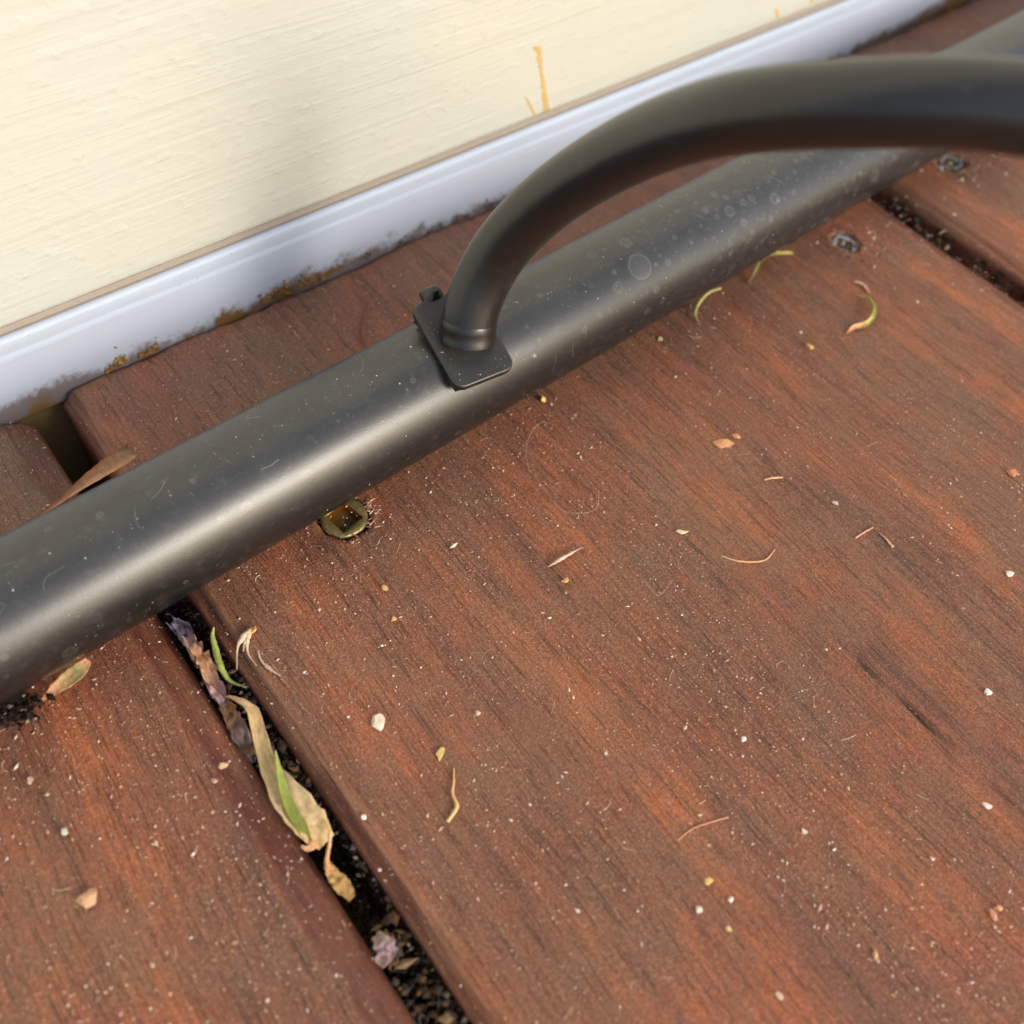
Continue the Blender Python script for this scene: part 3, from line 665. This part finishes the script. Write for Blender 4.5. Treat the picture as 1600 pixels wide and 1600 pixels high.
crumb(1551, 1430, 14, (226, 160, 140), 'pink crumb at the lower right edge, lower of a pair', seed=29)
crumb(1560, 1420, 10, (232, 176, 130), 'orange crumb at the lower right edge, upper of a pair', sx=1.5, seed=30)
crumb(1218, 1557, 12, (240, 206, 176), 'cream crumb at the bottom edge of the deck', seed=31)
crumb(1065, 833, 12, (226, 212, 166), 'pale green crumb left of the curved pale fibre', sx=1.6, seed=32)
crumb(1305, 787, 10, (206, 196, 176), 'grey crumb above the straws', seed=33)
Pr_, nr_, _ = on_rail(832, 556)
crumb(0, 0, 12, (206, 204, 180), 'pale oval scale stuck on the rail right of the plate', cat='scale', flat=.35, seed=34, P=Pr_-np.array([0, 0, .05]), group=None)

# ------------------------------------------------------------------ dust and grime that nobody could count
OCT = np.array([(1, 0, 0), (-1, 0, 0), (0, 1, 0), (0, -1, 0), (0, 0, 1), (0, 0, -1)], float)
OF = [(0, 2, 4), (2, 1, 4), (1, 3, 4), (3, 0, 4), (2, 0, 5), (1, 2, 5), (3, 1, 5), (0, 3, 5)]
def specks(name, pts, sizes, cols, label, cat, normals=None, elong=1.0, zf=.7, seed=0, mat=None):
    rg = np.random.RandomState(seed); V = []; Fc = []; cc = []
    for i, (p, s_) in enumerate(zip(pts, sizes)):
        a = rg.rand()*6.28; e = 1+elong*rg.rand()**3
        q = OCT*(.7+.6*rg.rand(6, 1)); q = q*np.array([e, 1, zf])
        R_ = np.array([[math.cos(a), -math.sin(a), 0], [math.sin(a), math.cos(a), 0], [0, 0, 1]])
        q = q@R_.T*s_*.5
        if normals is not None:
            n = normals[i]; t1 = np.cross(n, [0.3, .2, 1.0]); t1 /= np.linalg.norm(t1); t2 = np.cross(n, t1)
            q = np.outer(q[:, 0], t1)+np.outer(q[:, 1], t2)+np.outer(q[:, 2]+.15*s_, n)
        else: q[:, 2] += .22*s_
        b = len(V); V += list(q+p); Fc += [(f[0]+b, f[1]+b, f[2]+b) for f in OF]; cc += [cols[i]]*6
    o = mesh_obj(name, V, Fc, mat or SPECK, None, False, cc); tag(o, label, cat, kind='stuff'); return o
pal = [L(236, 214, 196), L(222, 190, 166), L(206, 168, 146), L(246, 238, 226), L(226, 178, 126), L(190, 150, 130), L(170, 130, 112)]
rg = np.random.RandomState(5); pts = []; sz = []; cl = []
while len(pts) < 30000:
    x, y = rg.uniform(-70, 215), rg.uniform(-45, 115)
    if (9 < x < 14) or (154 < x < 158): continue
    if abs(y-(TY+x*math.tan(TA))) < 3: continue
    dn = vnoise(x*.06, y*.06, 77)*.6+vnoise(x*.25, y*.25, 78)*.4
    if rg.rand() > dn*1.25-.12: continue
    e = min(abs(x-9), abs(x-14), abs(x-154), abs(x-158)); z = -.9*max(0, 1-e/4.0)**2 if e < 4 else 0.0
    s_ = float(np.exp(rg.normal(math.log(.135), .45))); s_ = min(s_, .6)
    pts.append(np.array([x, y, z+.02])); sz.append(s_); cl.append(pal[rg.choice(7, p=[.2, .2, .2, .1, .06, .14, .1])])
for (cx, cy, sg, m_) in ((137.8, 74.4, 3.2, 260), (173.5, 79.3, 3.5, 240), (141.5, 70.0, 2.5, 90), (186, 73.5, 3.0, 120)):
    for _ in range(m_):
        x, y = rg.normal(cx, sg), rg.normal(cy, sg*.8); h_ = .15 if math.hypot(x-cx, y-cy) < 2.6 else .03
        if h_ > .1 and rg.rand() < .5: continue
        pts.append(np.array([x, y, h_])); sz.append(float(min(np.exp(rg.normal(math.log(.24), .5)), .8))); cl.append([L(120, 96, 82), L(150, 128, 112), L(96, 78, 68), L(206, 190, 176), L(170, 140, 116)][rg.choice(5)])
specks('dust', pts, sz, cl, 'fine pale dust and grit scattered over the red deck boards', 'dust', elong=1.6, seed=1)
pts = []; sz = []; cl = []; nn = []
for _ in range(2600):
    x = rg.uniform(-70, 250); a = rg.normal(0, 50)+10
    if vnoise(x*.08, a*.05, 9) < .35+.2*rg.rand(): continue
    a = math.radians(a); n = -YD*math.sin(a)+ZD*math.cos(a); p = P0+AX*x+n*TR
    q = (p-pc); 
    if abs(q@EX) < PW/2+.1 and abs(q@EY) < PH/2+.1: continue
    pts.append(p); nn.append(n); sz.append(float(min(np.exp(rg.normal(math.log(.085), .4)), .35))); cl.append(pal[rg.choice([0, 2, 3, 3, 5])])
for _ in range(70):
    x, y = rg.uniform(-PW/2+.5, PW/2-.5), rg.uniform(-PH/2+.5, PH/2-.5)
    if math.hypot(x-.55, y+.55) < 4: continue
    pts.append(pf(x, y, PT)); nn.append(NP); sz.append(float(np.exp(rg.normal(math.log(.1), .4)))); cl.append(pal[rg.choice([0, 3, 2])])
specks('rail_dust', pts, sz, cl, 'tiny pale dust specks settled on the black rail and plate', 'dust', nn, .8, seed=2)
# short lint fibres on the boards
V = []; Fc = []; cc = []
for i in range(1500):
    x, y = rg.uniform(-60, 200), rg.uniform(-40, 112)
    if (8 < x < 15) or abs(y-(TY+x*math.tan(TA))) < 6: continue
    a = rg.rand()*6.28; ln = .3+1.9*rg.rand()**4; c = rg.normal()*1.2; P = []
    for t in np.linspace(0, 1, 5): P.append((x, y, .08)); x += math.cos(a)*ln/4; y += math.sin(a)*ln/4; a += c/4
    v, f = sweep(np.array(P), rg.uniform(.016, .04), 4); b = len(V); V += list(v); Fc += [tuple(q+b for q in ff) for ff in f]; cc += [pal[rg.choice([0, 1, 2, 5])]]*len(v)
# grey web strands and fluff across the gap
for i in range(130):
    y0_ = rg.uniform(-25, 26); x0_ = rg.uniform(9.4, 13.6)
    if vnoise(y0_*.25, 1, 66) < .4: continue
    a = rg.rand()*6.28; P = []; q = np.array([x0_, y0_, rg.uniform(-6, -2.6)])
    for t in range(5): P.append(q.copy()); a += rg.normal()*.5; q = q+np.array([math.cos(a)*.45, math.sin(a)*.6, rg.normal()*.2])
    v, f = sweep(np.array(P), rg.uniform(.010, .024), 4); b = len(V); V += list(v); Fc += [tuple(k_+b for k_ in ff) for ff in f]; cc += [[L(150, 140, 132), L(120, 112, 106), L(186, 176, 164)][i % 3]]*len(v)
# lint clinging to the rail
for i in range(56):
    x = rg.uniform(-20, 150); a = math.radians(rg.uniform(-35, 75)); dx = rg.normal()*.35; da = rg.normal()*.05; cx_ = rg.normal()*.12; P = []
    if 50 < x < 67: continue
    for t in range(6): P.append(P0+AX*x+(-YD*math.sin(a)+ZD*math.cos(a))*(TR+.04)); x += dx; a += da; dx += cx_; da += rg.normal()*.012
    v, f = sweep(np.array(P), rg.uniform(.007, .016), 4); b = len(V); V += list(v); Fc += [tuple(k_+b for k_ in ff) for ff in f]; cc += [[L(176, 174, 166), L(206, 200, 186), L(130, 128, 122)][i % 3]]*len(v)
# two longer cobweb threads
for pp in ([D(871, 666, .2), D(845, 660, .4), D(824, 690, .3), D(826, 732, .2), D(848, 758, .2), D(874, 794, .3), D(905, 802, .2), D(932, 794, .2), D(936, 766, .3)],
           [D(462, 1092, .2), D(474, 1106, .3), D(486, 1118, .2)], [D(396, 1008, .3), D(420, 1030, .6), D(452, 1075, .3)], [D(1052, 905, .2), D(1030, 930, .3), D(1012, 915, .2)]):
    v, f = sweep(catmull(pp, 6), .022, 4); b = len(V); V += list(v); Fc += [tuple(q+b for q in ff) for ff in f]; cc += [L(206, 178, 160)]*len(v)
o = mesh_obj('lint', V, Fc, SPECK, None, False, cc); tag(o, 'short hair-fine lint fibres strewn over the deck', 'lint', kind='stuff')
# dirt packed in the gaps and under the rail end
pts = []; sz = []; cl = []
gp = [L(34, 28, 25), L(48, 40, 36), L(70, 60, 54), L(104, 92, 84), L(150, 136, 124), L(26, 21, 19)]
for _ in range(5200):
    y = rg.uniform(-45, 100); x = rg.uniform(9.2, 13.8)
    side = rg.rand() < .5
    z = rg.uniform(-14, -8) - 2*rg.rand()
    if y < 26 and vnoise(y*.22, 0, 88) > .45 and x > 9+4.6*vnoise(y*.3, 4, 89): z = -4.0-rg.rand()*3.5
    if rg.rand() < .35: x = 13.9-abs(rg.normal())*.6; z = rg.uniform(-6, -2.4)
    pts.append(np.array([x, y, z])); sz.append(float(min(np.exp(rg.normal(math.log(.30), .5)), 1.1))); cl.append(gp[rg.choice(6, p=[.28, .24, .18, .1, .04, .16])])
for _ in range(900):
    x, y = rg.uniform(154.2, 157.8), rg.uniform(-40, 100)
    pts.append(np.array([x, y, rg.uniform(-4.5, -1.2)])); sz.append(float(np.exp(rg.normal(math.log(.5), .5)))); cl.append(gp[rg.choice(6, p=[.3, .25, .12, .05, .02, .26])])
lit = [L(86, 66, 48), L(112, 84, 60), L(66, 54, 44), L(88, 78, 72), L(136, 110, 82), L(54, 44, 37), L(76, 68, 64)]
for _ in range(620):
    y = rg.uniform(-30, 66); x = rg.uniform(9.5, 13.7)
    if vnoise(y*.2, 2, 91)+.25*(y < 24) < .42: continue
    pts.append(np.array([x, y, rg.uniform(-5.5, -1.6)])); sz.append(float(min(np.exp(rg.normal(math.log(.6), .5)), 1.9))); cl.append(lit[rg.choice(7)])
specks('gap_dirt', pts, sz, cl, 'dark crumbly dirt packed in the gaps between deck boards', 'dirt', elong=1.8, zf=.45, seed=3, mat=EARTH)
pts = []; sz = []; cl = []
for _ in range(700):
    p = D(rg.normal(12, 22), rg.normal(1108, 12), 0); p[2] = rg.uniform(0, .8)
    if p[1] > TY-5+p[0]*math.tan(TA): p[1] = TY-5.2+p[0]*math.tan(TA)
    pts.append(p); sz.append(float(np.exp(rg.normal(math.log(.35), .5)))); cl.append(gp[rg.choice(6, p=[.34, .24, .1, .06, .02, .24])])
specks('soil_clump', pts, sz, cl, 'black soil clump under the rail at the left edge', 'soil', elong=1.0, seed=4, mat=EARTH)
# ochre mould growing on the foot of the skirting
pts = []; sz = []; cl = []; mp = [L(154, 116, 62), L(132, 106, 66), L(172, 122, 58), L(104, 90, 68), L(186, 134, 70)]
for _ in range(2200):
    u = rg.uniform(150, 530) if rg.rand() < .72 else (rg.uniform(560, 900) if rg.rand() < .4 else rg.uniform(1330, 1480))
    x = W(u, 640-.425*u, YW)[0]
    if vnoise(x*.35, x*0, 41) < .42 and u < 1000: continue
    z = abs(rg.normal())*.9*(.4+vnoise(x*.8, 0, 43))-.3
    pts.append(np.array([x, YW-.45-.25*rg.rand(), z])); sz.append(float(min(np.exp(rg.normal(math.log(.26), .45)), .9)))
    cl.append(mp[rg.choice(5)] if u < 540 or u > 1300 else L(96, 78, 76))
specks('mould', pts, sz, cl, 'ochre mould and grime along the foot of the sky-tinted skirting', 'mould', zf=1.0, seed=6)
# pale wood splinters round the brass screw
V = []; Fc = []; cc = []
for i in range(30):
    a = rg.uniform(-1.9, .1); r = rg.uniform(3.1, 4.6); x, y = 35.9+r*math.cos(a), 73.8+r*math.sin(a); b_ = a+rg.normal()*.7; ln = rg.uniform(.3, 1.1)
    P = [(x, y, .05), (x+math.cos(b_)*ln*.5, y+math.sin(b_)*ln*.5, .25*rg.rand()+.1), (x+math.cos(b_)*ln, y+math.sin(b_)*ln, .35*rg.rand()+.1)]
    v, f = sweep(np.array(P), [.10, .08, .02], 4); b = len(V); V += list(v); Fc += [tuple(q+b for q in ff) for ff in f]; cc += [[L(214, 160, 130), L(196, 140, 112), L(226, 190, 160)][i % 3]]*len(v)
o = mesh_obj('wood_splinters', V, Fc, SPECK, None, False, cc); tag(o, 'pale torn wood splinters round the brass screw', 'splinters', kind='stuff')
